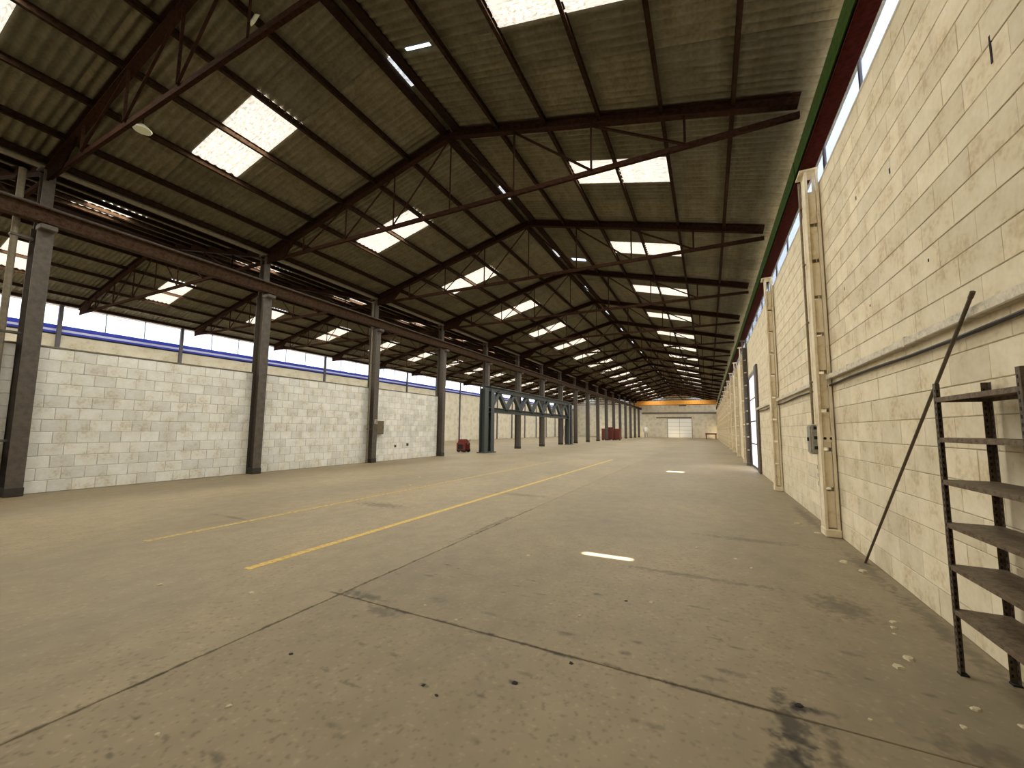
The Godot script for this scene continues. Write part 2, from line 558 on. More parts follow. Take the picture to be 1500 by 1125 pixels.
# ------------------------------------------------------------------ roof sheets, purlins, ridge
func build_roof(ridge: float, mats: Array, called: String, label: String, main: bool) -> void:
	var roof := structure(called, label)
	var mesh := corrugated(2.76, 1.075, 6, 0.028)
	var tilt := atan(SLOPE)
	var spots := []
	var cols := int((ZNEAR - ZFAR) / 1.05) + 1
	for sgn in [-1.0, 1.0]:
		for row in 3:
			var xm: float = ridge + sgn * (1.44 + 2.62 * row)
			for c in cols:
				var zc: float = ZS - 1.05 * (c - 10) - 0.525
				if row == 1 and is_skylight(c - 10, main, sgn): continue
				spots.append({"p": Vector3(xm, roof_y(xm, ridge) + 0.008 * (2 - row), zc), "s": sgn, "row": row, "c": c - 10})
	var seen := []
	var rest := []
	for s in spots:
		if in_frame(s.p, 90): seen.append(s)
		else: rest.append(s)
	seen.sort_custom(func(a, b): return a.p.distance_to(EYE) < b.p.distance_to(EYE))
	for i in seen.size():
		if i >= 290: rest.append(seen[i])
	seen.resize(mini(290, seen.size()))
	for s in seen:
		var o := put(roof, "roof_sheet", mesh, mats[rng.randi() % mats.size()])
		o.transform = sheet_at(s, tilt, main)
	var mm := MultiMesh.new()
	mm.transform_format = MultiMesh.TRANSFORM_3D
	mm.mesh = mesh
	mm.instance_count = rest.size()
	for i in rest.size(): mm.set_instance_transform(i, sheet_at(rest[i], tilt, main))
	var mmi := MultiMeshInstance3D.new()
	mmi.name = "distant_roof_sheets"
	mmi.multimesh = mm
	mmi.material_override = mats[0]
	mmi.set_meta("kind", "stuff")
	roof.add_child(mmi)
	if main:    # strips added to trim both open joints to the size of the sun patches
		for j in [2, 13]:
			var zz: float = ZS - 1.05 * j - (0.05 if j == 2 else 0.18)
			for seg in [[-5.98, -5.72], [-4.92, -3.2]]:
				var x0: float = seg[0]
				var x1: float = seg[1]
				bar(roof, "added_cover_strip", rect_profile(0.26 if j == 2 else 0.5, 0.01), Vector3(x0, roof_y(x0, ridge) + 0.055, zz), Vector3(x1, roof_y(x1, ridge) + 0.055, zz), mats[1])
	# purlins
	for sgn in [-1.0, 1.0]:
		for i in range(0, 7):
			if i == 6 and main and sgn > 0: continue
			var x: float = ridge + sgn * (0.13 + 1.31 * i)
			if i == 6: x = ridge + sgn * 7.66
			var y := roof_y(x, ridge) - 0.03
			if i == 0:
				bar(roof, "ridge_board", rect_profile(0.21, 0.06), Vector3(ridge + sgn * 0.195, APEX - 0.10, ZNEAR), Vector3(ridge + sgn * 0.195, APEX - 0.10, ZFAR), M.ridge_board)
			else:
				bar(roof, "purlin", i_profile(0.075, 0.14, 0.012, 0.01), Vector3(x, y - 0.07, ZNEAR), Vector3(x, y - 0.07, ZFAR), M.purlin)
	# ridge cap, with glowing panes standing in for its open slots
	for sgn in [-1.0, 1.0]:
		var z := ZNEAR
		var k := -2
		while z > ZFAR:
			var slot0: float = Z0 - BAY * k - 2.85
			var slot1: float = slot0 - 0.8
			if slot0 < z:
				ridge_piece(roof, ridge, sgn, z, slot0, mats[1], "ridge_cap")
			ridge_piece(roof, ridge, sgn, minf(slot0, z), slot1, mats[1], "ridge_edge")
			z = slot1
			k += 1
	for k in range(-1, 17):
		var zc: float = Z0 - BAY * k - 3.25
		var o := span(roof, "ridge_light", Vector3(ridge - 0.095, APEX + 0.0, zc - 0.4), Vector3(ridge + 0.095, APEX + 0.01, zc + 0.4), M.ridge_light)
		o.set_meta("label", "glowing pane standing in for an open slot in the dark ridge")

func ridge_piece(roof: Node3D, ridge: float, sgn: float, za: float, zb: float, mat: Material, called: String) -> void:
	if za - zb < 0.05: return
	var x0 := 0.0 if called == "ridge_cap" else 0.075
	var mid := (za + zb) / 2.0
	var a := Vector3(ridge + sgn * x0, APEX + 0.06 - SLOPE * x0, mid)
	var b := Vector3(ridge + sgn * 0.46, APEX + 0.06 - SLOPE * 0.46, mid)
	bar(roof, called, rect_profile(za - zb, 0.012), a, b, mat)

func sheet_at(s: Dictionary, tilt: float, main: bool) -> Transform3D:
	var b := Basis(Vector3(0, 0, 1), -tilt * s.s)
	var p: Vector3 = s.p
	if main and s.s > 0 and s.row == 0 and (s.c == 2 or s.c == 13):
		b = b * Basis.from_scale(Vector3(1, 1, 0.895 if s.c == 2 else 0.66))
		p.z -= 0.052 if s.c == 2 else 0.18
	return Transform3D(b, p)

func is_skylight(c: int, main: bool, sgn: float) -> bool:
	# every fifth column of sheets carries a translucent sheet
	if main and c < 0: return sgn < 0 and c == -3
	return posmod(c, 5) == 1

# ------------------------------------------------------------------ translucent roof panels and their daylight
func build_skylights() -> void:
	var mesh := corrugated(1.36, 1.13, 6, 0.028)
	var tilt := atan(SLOPE)
	for hall in 2:
		var ridge := RIDGE if hall == 0 else RIDGE2
		for sgn in [-1.0, 1.0]:
			for c in range(-10, 87):
				if not is_skylight(c, hall == 0, sgn): continue
				var zc: float = ZS - 1.05 * c - 0.525
				if zc < ZFAR + 0.6: continue
				var xm: float = ridge + sgn * 4.06
				var where := "in the main hall roof on the block wall side" if sgn > 0 else "in the main hall roof on the column side"
				if hall == 1: where = "in the dark side hall roof " + ("next to the columns" if sgn > 0 else "above the blue window strip")
				var t := structure("skylight", "bright pair of translucent corrugated panes " + where)
				t.position = Vector3(xm, roof_y(xm, ridge), zc)
				t.rotation.z = -tilt * sgn
				for h in [-0.67, 0.67]:
					var o := put(t, "pane", mesh, M.skylight)
					o.position = Vector3(h, -0.012 - 0.004 * signf(h), 0)
				var l := AreaLight3D.new()
				l.name = "daylight"
				l.area_size = Vector2(2.5, 1.0)
				l.light_color = LIGHT_COLOR
				l.area_normalize_energy = false
				l.light_energy = SKY_L / PI
				l.area_range = 60.0
				l.shadow_enabled = true
				l.position = Vector3(0, -0.055, 0)
				l.rotation.x = -PI / 2
				t.add_child(l)

# ------------------------------------------------------------------ trusses
func build_trusses() -> void:
	for hall in 2:
		var ridge := RIDGE if hall == 0 else RIDGE2
		var group := "roof trusses of the main hall" if hall == 0 else "roof trusses of the side hall"
		var label := "rusty brown roof truss spanning the main hall with straight tie and thin web rods" if hall == 0 else "dark roof truss spanning the side hall behind the columns"
		var t := thing("roof_truss", label, "truss", group)
		var half := 7.74
		var steel: Material = M.steel_roof
		var ry := func(x: float) -> float: return roof_y(ridge + x, ridge) - 0.16
		for sgn in [-1.0, 1.0]:
			bar(t, "rafter", i_profile(0.16, 0.22, 0.02, 0.014), Vector3(ridge, APEX - 0.16, 0), Vector3(ridge + sgn * half, ry.call(half), 0), steel)
			# haunch plate at the eave
			var hp := PackedVector2Array([Vector2(half, ry.call(half) + 0.05), Vector2(half - 1.5, ry.call(half - 1.5) - 0.1), Vector2(half - 0.9, 7.36), Vector2(half, 7.3)])
			var hp2 := PackedVector2Array()
			for p in hp: hp2.append(Vector2(p.x * sgn, p.y))
			var o := put(t, "haunch_plate", prism(hp2, Vector3(0, 0, 0.02 * sgn), Vector3(0, 0, -0.02 * sgn), Vector3.UP) if sgn < 0 else prism(mirror(hp2), Vector3(0, 0, 0.02), Vector3(0, 0, -0.02), Vector3.UP), steel)
			o.position = Vector3(ridge, 0, 0)
			for i in [1, 2, 3]:
				var x: float = sgn * 1.34 * 1.45 * i
				var x2: float = sgn * 1.34 * 1.45 * (i - 1)
				bar(t, "web_strut", angle_profile(0.05, 0.012), Vector3(ridge + x, 7.42, 0), Vector3(ridge + x, ry.call(x) - 0.1, 0), steel, Vector3.BACK)
				bar(t, "web_diagonal", angle_profile(0.045, 0.012), Vector3(ridge + x, 7.42, 0), Vector3(ridge + x2, ry.call(x2) - 0.12, 0), steel, Vector3.BACK)
		bar(t, "king_rod", round_profile(0.02, 8), Vector3(ridge, 7.42, 0), Vector3(ridge, APEX - 0.45, 0), steel, Vector3.BACK)
		bar(t, "tie", channel_profile(0.07, 0.11, 0.012), Vector3(ridge - half, 7.4, 0), Vector3(ridge + half, 7.4, 0), steel)
		var first := true
		for k in range(-1, 18):
			var at := Vector3(0, 0, bay_z(k) + 0.05)
			var own := ""
			if hall == 0 and k >= 0 and k < 4: own = "rusty brown roof truss above the " + ["near grey column with the pale pipe", "column between first and second white block panels", "column beside the small brown wall cabinet", "column at the open end of the block panels"][k]
			var tr := t
			if first: t.position = at
			else: tr = copy_of(t, at, label if own == "" else own)
			first = false

func mirror(p: PackedVector2Array) -> PackedVector2Array:
	return p

# ------------------------------------------------------------------ columns
func build_columns() -> void:
	var words := {0: "grey brown steel column beside the electric-free first white block panel", 1: "", 2: ""}
	var proto: Node3D = null
	for k in range(-1, 18):
		var label := "brown steel H-section column in the row between the two halls"
		if k == 0: label = "grey steel column with pale pipe, at the near end of the white block panels"
		if k == 1: label = "brown steel column between the first and second white block panels"
		if k == 2: label = "brown steel column beside the small brown wall cabinet"
		if k == 3: label = "brown steel column at the open end of the white block panels"
		var at := Vector3(XC, 0, bay_z(k))
		if proto == null:
			proto = thing("steel_column", label, "column", "columns between the two halls", at)
			bar(proto, "shaft", i_profile(0.27, 0.44, 0.022, 0.016), Vector3(0, 0.0, 0), Vector3(0, 6.16, 0), M.column, Vector3(1, 0, 0))
			bar(proto, "upper_shaft", i_profile(0.2, 0.26, 0.018, 0.014), Vector3(-0.08, 6.16, 0), Vector3(-0.08, 7.62, 0), M.column, Vector3(1, 0, 0))
			span(proto, "base_sleeve", Vector3(-0.235, 0, -0.15), Vector3(0.235, 0.2, 0.15), M.column_base)
			span(proto, "bracket", Vector3(0.1, 6.05, -0.14), Vector3(0.42, 6.16, 0.14), M.column)
			span(proto, "cap_plate", Vector3(-0.25, 7.6, -0.16), Vector3(0.12, 7.63, 0.16), M.column)
		else:
			copy_of(proto, at, label)
	# pipe that climbs beside the near column and beside the third one
	var p := thing("drain_pipe", "pale vertical pipe beside the near grey column", "pipe", "", Vector3(XC + 0.05, 0, bay_z(0) + 0.42))
	bar(p, "pipe", round_profile(0.06, 12), Vector3(0, 0, 0), Vector3(0, 7.4, 0), M.gutter, Vector3.BACK)
	for y in [1.2, 3.6, 5.8]: span(p, "clamp", Vector3(-0.075, y, -0.28), Vector3(0.075, y + 0.05, 0.07), M.column)
	var p2 := thing("drain_pipe", "thin pale pipe beside the column with the brown wall cabinet", "pipe", "", Vector3(XC + 0.1, 0, bay_z(2) + 0.3))
	bar(p2, "pipe", round_profile(0.04, 10), Vector3(0, 0, 0), Vector3(0, 7.4, 0), M.gutter, Vector3.BACK)
	for y in [1.5, 4.5]: span(p2, "clamp", Vector3(-0.05, y, -0.2), Vector3(0.05, y + 0.04, 0.05), M.column)
	# lattice columns along the block wall
	var lat: Node3D = null
	for k in range(0, 18):
		var at := Vector3(0, 0, bay_z(k) - 4.7 + (0.0 if k > 0 else 0.0))
		at.z = -7.92 - BAY * (k) if k > 0 else -7.92
		var dark := k == 2
		if dark: continue
		var label := "cream painted lattice wall column with slotted batten plates against the block wall"
		if k == 0: label = "cream lattice wall column carrying the grey switch box"
		if lat == null:
			lat = lattice_column(label, M.lattice, at)
			lat.set_meta("group", "lattice columns along the block wall")
		else:
			copy_of(lat, at, label)
	lattice_column("lattice column just past the bright glazed doorway, its backlit dark put into the colour", M.column, Vector3(0, 0, -21.9))  # brown paints in the dark of a column seen against bright glass

func lattice_column(label: String, mat: Material, at: Vector3) -> Node3D:
	var t := thing("lattice_column", label, "column", "", at)
	var h := 5.92
	for z in [-0.11, 0.11]:
		for x in [1.585, 1.735]:
			bar(t, "leg", rect_profile(0.05, 0.035), Vector3(x, 0, z), Vector3(x, h, z), mat, Vector3(1, 0, 0))
	var y := 0.14
	while y < h - 0.3:
		span(t, "batten", Vector3(1.612, y, 0.085), Vector3(1.708, y + 0.55, 0.1), mat)
		span(t, "batten", Vector3(1.612, y, -0.1), Vector3(1.708, y + 0.55, -0.085), mat)
		y += 0.61
	span(t, "cover_plate", Vector3(1.572, 0.12, -0.1), Vector3(1.578, h, 0.1), mat)
	span(t, "foot", Vector3(1.56, 0, -0.15), Vector3(1.765, 0.12, 0.15), mat)
	span(t, "head_plate", Vector3(1.50, h, -0.16), Vector3(1.765, h + 0.03, 0.16), mat)
	return t

# ------------------------------------------------------------------ crane runway beams and gutters
func build_crane_beams() -> void:
	var a := thing("crane_beam", "long brown crane runway beam on the column row", "beam")
	bar(a, "girder", i_profile(0.22, 0.36, 0.03, 0.016), Vector3(XC + 0.28, 6.38, ZNEAR), Vector3(XC + 0.28, 6.38, ZFAR), M.crane_beam)
	bar(a, "rail", rect_profile(0.06, 0.06), Vector3(XC + 0.28, 6.59, ZNEAR), Vector3(XC + 0.28, 6.59, ZFAR), M.column)
	# dark red runway beam on the block wall side, in bay lengths
	var k := -3
	while k < 17:
		var z1: float = -7.92 - BAY * k - 0.16
		var z0: float = -7.92 - BAY * (k - 1) + 0.0
		var za: float = minf(-7.92 - BAY * (k - 1) - 0.16, ZNEAR)
		var zb: float = maxf(-7.92 - BAY * k - 0.1, ZFAR)
		if za > zb + 0.2:
			var b := thing("runway_beam", "dark red runway beam length above the block wall with green inner face", "beam", "runway beam lengths above the block wall")
			bar(b, "girder", i_profile(0.21, 0.34, 0.03, 0.016), Vector3(1.615, 6.12, za), Vector3(1.615, 6.12, zb), M.red_beam)
			span(b, "end_plate", Vector3(1.51, 5.95, zb), Vector3(1.72, 6.29, zb + 0.02), M.red_beam)
			span(b, "green_channel", Vector3(1.485, 6.0, zb), Vector3(1.505, 6.31, za), M.green_gutter)
		k += 1
	var g := thing("eave_beam", "pale brown eave gutter beam along the top of the column row", "gutter")
	span(g, "gutter", Vector3(XC - 0.12, 7.62, ZFAR), Vector3(XC + 0.1, 7.78, ZNEAR), M.gutter)
	bar(g, "lip_pipe", round_profile(0.04, 8), Vector3(XC + 0.14, 7.6, ZNEAR), Vector3(XC + 0.14, 7.6, ZFAR), M.gutter)

# ------------------------------------------------------------------ block wall
func build_wall_right() -> void:
	var w := structure("wall_right", "long cream painted concrete block wall")
	var top := 5.68
	var door0 := -18.6
	var door1 := -21.6
	var doortop := 4.1
	var zend := -23.0    # blocks are told apart up to here
	for seg in [[ZNEAR, door0, 0.0, top], [door1, ZFAR, 0.0, top], [door0, door1, doortop, top]]:
		var deep := 0.007
		if seg[1] > -30.0:
			span(w, "mortar_bed", Vector3(XR + deep, seg[2], seg[1]), Vector3(XR + 0.2, seg[3], seg[0]), M.mortar)
		else:
			span(w, "mortar_bed", Vector3(XR + deep, seg[2], zend), Vector3(XR + 0.2, seg[3], seg[0]), M.mortar)
			span(w, "distant_masonry", Vector3(XR, seg[2], seg[1]), Vector3(XR + 0.2, seg[3], zend), M.block[0])
	var ch := top / 23.0
	var bw := 0.51
	var mesh := block_mesh(0.03, ch - 0.009, bw - 0.002, 0.003)
	var spots := []
	for r in 23:
		var c := 0
		var z := ZNEAR - (bw / 2.0 if r % 2 == 1 else 0.0)
		while z - bw > zend:
			var zc := z - bw / 2.0
			var yc := ch * (r + 0.5)
			var in_door := zc < door0 + 0.26 and zc > door1 - 0.26 and yc < doortop + 0.1
			if not in_door:
				spots.append(Vector3(XR + 0.015 + rng.randf_range(-0.0015, 0.0015), yc, zc))
			z -= bw
	var seen := []
	var rest := []
	for p in spots:
		if in_frame(p, 40): seen.append(p)
		else: rest.append(p)
	seen.sort_custom(func(a, b): return a.distance_to(EYE) < b.distance_to(EYE))
	for i in seen.size():
		if i < 295:
			var o := put(w, "block", mesh, M.block[rng.randi() % 5])
			o.position = seen[i]
			o.rotation.y = rng.randf_range(-0.004, 0.004)
		else: rest.append(seen[i])
	var mm := MultiMesh.new()
	mm.transform_format = MultiMesh.TRANSFORM_3D
	mm.mesh = mesh
	mm.instance_count = rest.size()
	for i in rest.size(): mm.set_instance_transform(i, Transform3D(Basis(), rest[i]))
	var mmi := MultiMeshInstance3D.new()
	mmi.name = "further_blocks"
	mmi.multimesh = mm
	mmi.material_override = M.block[0]
	mmi.set_meta("kind", "stuff")
	w.add_child(mmi)
	span(w, "coping", Vector3(XR - 0.005, top, ZFAR), Vector3(XR + 0.2, top + 0.04, ZNEAR), M.plaster)
	# sheet cladding between the strip windows and the eave
	span(w, "eave_cladding", Vector3(1.92, 6.55, ZFAR), Vector3(2.0, 7.52, ZNEAR), M.sheet[1])
	# small holes and chips
	for h in [[3.57, 4.15, 0.02, 0.2], [5.2, 4.3, 0.03, 0.06], [6.2, 4.55, 0.03, 0.05], [4.6, 3.1, 0.02, 0.03], [6.9, 3.6, 0.02, 0.05], [6.0, 3.1, 0.03, 0.03]]:
		span(w, "wall_chip", Vector3(XR - 0.002, h[1] - h[3] / 2.0, -h[0] - h[2]), Vector3(XR + 0.01, h[1] + h[3] / 2.0, -h[0]), M.dark_bit)

func block_mesh(d: float, h: float, l: float, b: float) -> ArrayMesh:
	return bevelled(Vector3(d, h, l), b)

# ------------------------------------------------------------------ white block panels between the columns
func build_partition() -> void:
	var names := ["white block panel beside the near grey column", "white block panel between the two nearer brown columns", "white block panel with the small brown cabinet"]
	var rows := 12
	var ch := 3.4 / rows
	var bw := 0.412
	var mesh := block_mesh(0.03, ch - 0.012, bw - 0.012, 0.007)
	var mesh_half := block_mesh(0.03, ch - 0.012, bw / 2.0 - 0.012, 0.007)
	for k in range(-2, 3):
		var z0: float = bay_z(k) - 0.15
		var z1: float = bay_z(k + 1) + 0.15
		if k == -2: z0 = ZNEAR
		var label := "white painted block panel next to the viewer's end of the shed"
		if k >= 0: label = names[k]
		var w := structure("wall_partition", label)
		var xf := XC - 0.10
		span(w, "mortar_bed", Vector3(xf - 0.2, 0, z1), Vector3(xf - 0.009, 3.4, z0), M.mortar_left)
		span(w, "coping", Vector3(xf - 0.21, 3.4, z1), Vector3(xf + 0.012, 3.44, z0), M.end_band)
		if k < -1:
			span(w, "plain_face", Vector3(xf - 0.01, 0, z1), Vector3(xf, 3.4, z0), M.block_left[0])
			continue
		for r in rows:
			var z := z0 - 0.006
			var first := true
			while z - z1 > 0.12:
				var l := bw
				if first and r % 2 == 1: l = bw / 2.0
				first = false
				var useful := mesh if l > 0.3 else mesh_half
				var m: Material = M.block_left[rng.randi() % 4]
				var o: MeshInstance3D
				if z - l < z1:
					l = z - z1
					o = put(w, "block", mesh, m)
					o.scale.z = (l - 0.012) / (bw - 0.012)
				else:
					o = put(w, "block", useful, m)
				o.position = Vector3(xf - 0.015 + rng.randf_range(-0.003, 0.003), ch * (r + 0.5), z - l / 2.0)
				z -= l
	# small brown cabinet on the third panel
	var c := thing("wall_cabinet", "small brown electric cabinet on the white block panel", "cabinet", "", Vector3(XC - 0.10, 1.28, -14.17))
	span(c, "body", Vector3(0, 0, -0.26), Vector3(0.16, 0.62, 0.26), M.brown_box)
	var d := span(c, "door", Vector3(0.16, 0.03, -0.23), Vector3(0.175, 0.59, 0.23), M.brown_box)
	span(d, "handle", Vector3(0.008, -0.04, -0.19), Vector3(0.025, 0.04, -0.17), M.slot)
	for p in [[-15.4, 0.62, 0.12], [-16.3, 0.66, 0.14]]:
		var s := thing("wall_socket", "small dark outlet low on the white block panel past the cabinet", "socket", "outlets on the third block panel", Vector3(XC - 0.10, p[1], p[0]))
		span(s, "plate", Vector3(0, 0, -p[2] / 2), Vector3(0.03, p[2], p[2] / 2), M.brown_box)
		span(s, "face", Vector3(0.03, 0.03, -p[2] / 4), Vector3(0.04, p[2] - 0.03, p[2] / 4), M.slot)
	var sw := thing("switch_box", "small white switch box on the third column's flange", "switch box", "", Vector3(XC + 0.23, 1.75, bay_z(2)))
	span(sw, "body", Vector3(0, 0, -0.07), Vector3(0.08, 0.2, 0.07), M.trunking)
	span(sw, "lid", Vector3(0.08, 0.02, -0.055), Vector3(0.09, 0.18, 0.055), M.grey_box)

# ------------------------------------------------------------------ windows
func build_windows() -> void:
	for k in range(-2, 18):
		var z0: float = minf(-7.92 - BAY * (k - 1) - 0.02, ZNEAR)
		var z1: float = maxf(-7.92 - BAY * k + 0.02, ZFAR)
		if z0 > z1 + 0.3:
			var w := structure("window_right", "narrow white strip window along the top of the block wall")
			span(w, "pane", Vector3(1.885, 5.74, z1), Vector3(1.889, 6.54, z0), M.pane)
			for i in 4:
				var z: float = lerpf(z0, z1, i / 3.0)
				span(w, "mullion", Vector3(1.87, 5.72, z - 0.02), Vector3(1.905, 6.56, z + 0.02), M.mullion)
			span(w, "head", Vector3(1.86, 6.53, z1), Vector3(1.92, 6.57, z0), M.mullion)
	for k in range(-2, 18):
		var z0: float = minf(bay_z(k) + 0.63, ZNEAR)
		var z1: float = maxf(bay_z(k + 1) + 0.79, ZFAR)
		if z0 < z1 + 0.3: continue
		var w := structure("window_left", "blue framed strip window high on the side hall wall")
		span(w, "pane", Vector3(XL - 0.10, 6.62, z1), Vector3(XL - 0.094, 7.66, z0), M.pane)
		span(w, "sill", Vector3(XL - 0.2, 6.12, z1), Vector3(XL + 0.06, 6.2, z0), M.black)
		span(w, "lower_rail", Vector3(XL - 0.12, 6.2, z1), Vector3(XL + 0.04, 6.3, z0), M.blue)
		span(w, "pale_rail", Vector3(XL - 0.12, 6.3, z1), Vector3(XL + 0.02, 6.42, z0), M.blue_pale)
		span(w, "upper_rail", Vector3(XL - 0.12, 6.42, z1), Vector3(XL + 0.04, 6.62, z0), M.blue)
		for i in [1, 2]:
			var z: float = lerpf(z0, z1, i / 3.0)
			span(w, "mullion", Vector3(XL - 0.12, 6.62, z - 0.015), Vector3(XL - 0.06, 7.66, z + 0.015), M.mullion)
		span(w, "head", Vector3(XL - 0.2, 7.66, z1), Vector3(XL, 7.74, z0), M.mullion)
	var ov := structure("added_overhang", "unseen eave overhang added to keep the sun out of the blue windows")
	span(ov, "overhang", Vector3(XL - 0.9, 7.76, ZFAR), Vector3(XL, 7.82, ZNEAR), M.sheet[0])  # unseen, added so no sun strip falls on the side hall floor
	# glazed doorway in the block wall
	var d := structure("window_door", "tall bright glazed doorway in the block wall")
	var za := -18.6
	var zb := -21.6
	span(d, "jamb", Vector3(XR - 0.07, 0, za), Vector3(XR + 0.02, 4.2, za + 0.75), M.column)
	span(d, "jamb", Vector3(XR - 0.02, 0, zb), Vector3(XR + 0.2, 4.1, zb + 0.08), M.mullion)
	span(d, "head", Vector3(XR - 0.03, 4.0, zb), Vector3(XR + 0.2, 4.1, za), M.mullion)
	for i in 4:
		span(d, "glazing", Vector3(XR + 0.01, 0.1 + i * 0.98, zb + 0.08), Vector3(XR + 0.03, 1.03 + i * 0.98, za), M.frosted)
		span(d, "transom", Vector3(XR, 0.04 + i * 0.98, zb + 0.08), Vector3(XR + 0.05, 0.1 + i * 0.98, za), M.mullion)
	var dl := AreaLight3D.new()
	dl.name = "daylight"
	dl.area_size = Vector2(2.8, 3.8)
	dl.area_normalize_energy = false
	dl.light_energy = 0.5
	dl.area_range = 60.0
	dl.shadow_enabled = true
	dl.position = Vector3(XR - 0.02, 2.0, -20.1)
	dl.rotation.y = PI / 2
	d.add_child(dl)

# ------------------------------------------------------------------ grey truss portal on the column row
func build_gantry() -> void:
	var g := thing("gantry_portal", "dark grey green steel truss portal standing at the column row", "gantry")
	var x := XC + 0.62
	var za := -23.3
	var zb := -40.8
	for z in [za, zb]:
		for dz in [-0.42, 0.42]:
			bar(g, "leg", i_profile(0.46, 0.42, 0.04, 0.03), Vector3(x, 0.06, z + dz), Vector3(x, 4.25, z + dz), M.gantry, Vector3(1, 0, 0))
		span(g, "leg_web", Vector3(x - 0.1, 0.1, z - 0.4), Vector3(x - 0.05, 2.7, z + 0.4), M.gantry)
		span(g, "foot_plate", Vector3(x - 0.32, 0, z - 0.75), Vector3(x + 0.32, 0.06, z + 0.75), M.gantry)
	bar(g, "top_chord", i_profile(0.36, 0.36, 0.04, 0.03), Vector3(x, 4.28, za + 0.5), Vector3(x, 4.28, zb - 0.5), M.gantry)
	bar(g, "bottom_chord", i_profile(0.36, 0.34, 0.04, 0.03), Vector3(x, 2.85, za + 0.5), Vector3(x, 2.85, zb - 0.5), M.gantry)
	var n := 7
	for i in n:
		var z0: float = lerpf(za - 0.4, zb + 0.4, float(i) / n)
		var z1: float = lerpf(za - 0.4, zb + 0.4, float(i + 1) / n)
		var zm := (z0 + z1) / 2.0
		bar(g, "diagonal", rect_profile(0.24, 0.26), Vector3(x, 2.95, z0), Vector3(x, 4.15, zm), M.gantry)
		bar(g, "diagonal", rect_profile(0.24, 0.26), Vector3(x, 4.15, zm), Vector3(x, 2.95, z1), M.gantry)
	# red machine beside the near leg
	var r := thing("pallet_truck", "red machine on wheels beside the near leg of the grey portal", "machine", "", Vector3(-14.85, 0, -23.0))
	span(r, "body", Vector3(-0.42, 0.14, -0.3), Vector3(0.28, 0.62, 0.3), M.red)
	bar(r, "hood", PackedVector2Array([Vector2(-0.3, 0), Vector2(0.3, 0), Vector2(0.22, 0.24), Vector2(-0.12, 0.24)]), Vector3(-0.05, 0.62, 0.26), Vector3(-0.05, 0.62, -0.26), M.red)
	span(r, "panel", Vector3(-0.3, 0.2, 0.3), Vector3(0.1, 0.52, 0.32), M.black)
	for dz in [-0.24, 0.24]:
		for dx in [-0.28, 0.18]:
			bar(r, "wheel", round_profile(0.14, 12), Vector3(dx, 0.14, dz - 0.05), Vector3(dx, 0.14, dz + 0.05), M.black)
	bar(r, "handle", round_profile(0.025, 8), Vector3(0.26, 0.5, 0), Vector3(0.5, 0.88, 0), M.grey_box, Vector3.BACK)

# ------------------------------------------------------------------ slotted-angle shelf rack
func build_rack() -> void:
	var t := thing("shelf_rack", "slotted steel shelf rack with six shelves against the block wall", "shelf rack")
	var xs := [1.45, 1.73]
	var zs := [-3.88, -2.98]
	var ys := [0.39, 0.68, 0.96, 1.25, 1.54, 1.82]
	for xi in 2:
		for zi in 2:
			var x: float = xs[xi]
			var z: float = zs[zi]
			var sx := 1.0 if xi == 0 else -1.0
			var sz := 1.0 if zi == 0 else -1.0
			var p := Node3D.new()
			p.name = "post"
			t.add_child(p, true)
			span(p, "flange", Vector3(x, 0, z), Vector3(x + sx * 0.037, 1.95, z + sz * 0.003), M.rack_post)
			span(p, "flange", Vector3(x, 0, z + sz * 0.003), Vector3(x + sx * 0.003, 1.95, z + sz * 0.037), M.rack_post)
			# rows of bolt slots in both flanges
			var st := SurfaceTool.new()
			st.begin(Mesh.PRIMITIVE_TRIANGLES)
			var y := 0.05
			var slot_a := bevelled(Vector3(0.010, 0.020, 0.0052), 0.001)
			var slot_b := bevelled(Vector3(0.0052, 0.020, 0.010), 0.001)
			while y < 1.93:
				st.append_from(slot_a, 0, Transform3D(Basis(), Vector3(x + sx * 0.023, y, z + sz * 0.0015)))
				st.append_from(slot_b, 0, Transform3D(Basis(), Vector3(x + sx * 0.0015, y, z + sz * 0.023)))
				y += 0.042
			var so := put(p, "bolt_slots", st.commit(), M.rack_hole)
			so.set_meta("kind", "stuff")
			span(p, "foot", Vector3(x - 0.004 * sx, 0, z - 0.004 * sz), Vector3(x + sx * 0.042, 0.012, z + sz * 0.042), M.rack_hole)
	for y in ys:
		var s := span(t, "shelf", Vector3(1.455, y + 0.024, -3.875), Vector3(1.725, y + 0.03, -2.985), M.rack_shelf)
		for xx in [1.453, 1.727]:
			span(s, "lip", Vector3(xx - 0.003 - 1.59, -0.03, -0.445), Vector3(xx + 0.003 - 1.59, 0.0, 0.445), M.rack_shelf)
		for zz in [-0.445, 0.445]:
			span(s, "lip", Vector3(-0.135, -0.03, zz - 0.003), Vector3(0.135, 0.0, zz + 0.003), M.rack_shelf)
	# pole leaning beside it
	var p := thing("leaning_pole", "thin grey metal pole leaning on the block wall behind the shelf rack", "pole")
	bar(p, "tube", round_profile(0.0125, 12), Vector3(1.68, 0.005, -6.49), Vector3(1.668, 2.565, -3.81), M.pole)
	bar(p, "end_cap", round_profile(0.015, 12), Vector3(1.6682, 2.54, -3.836), Vector3(1.668, 2.575, -3.80), M.pole)

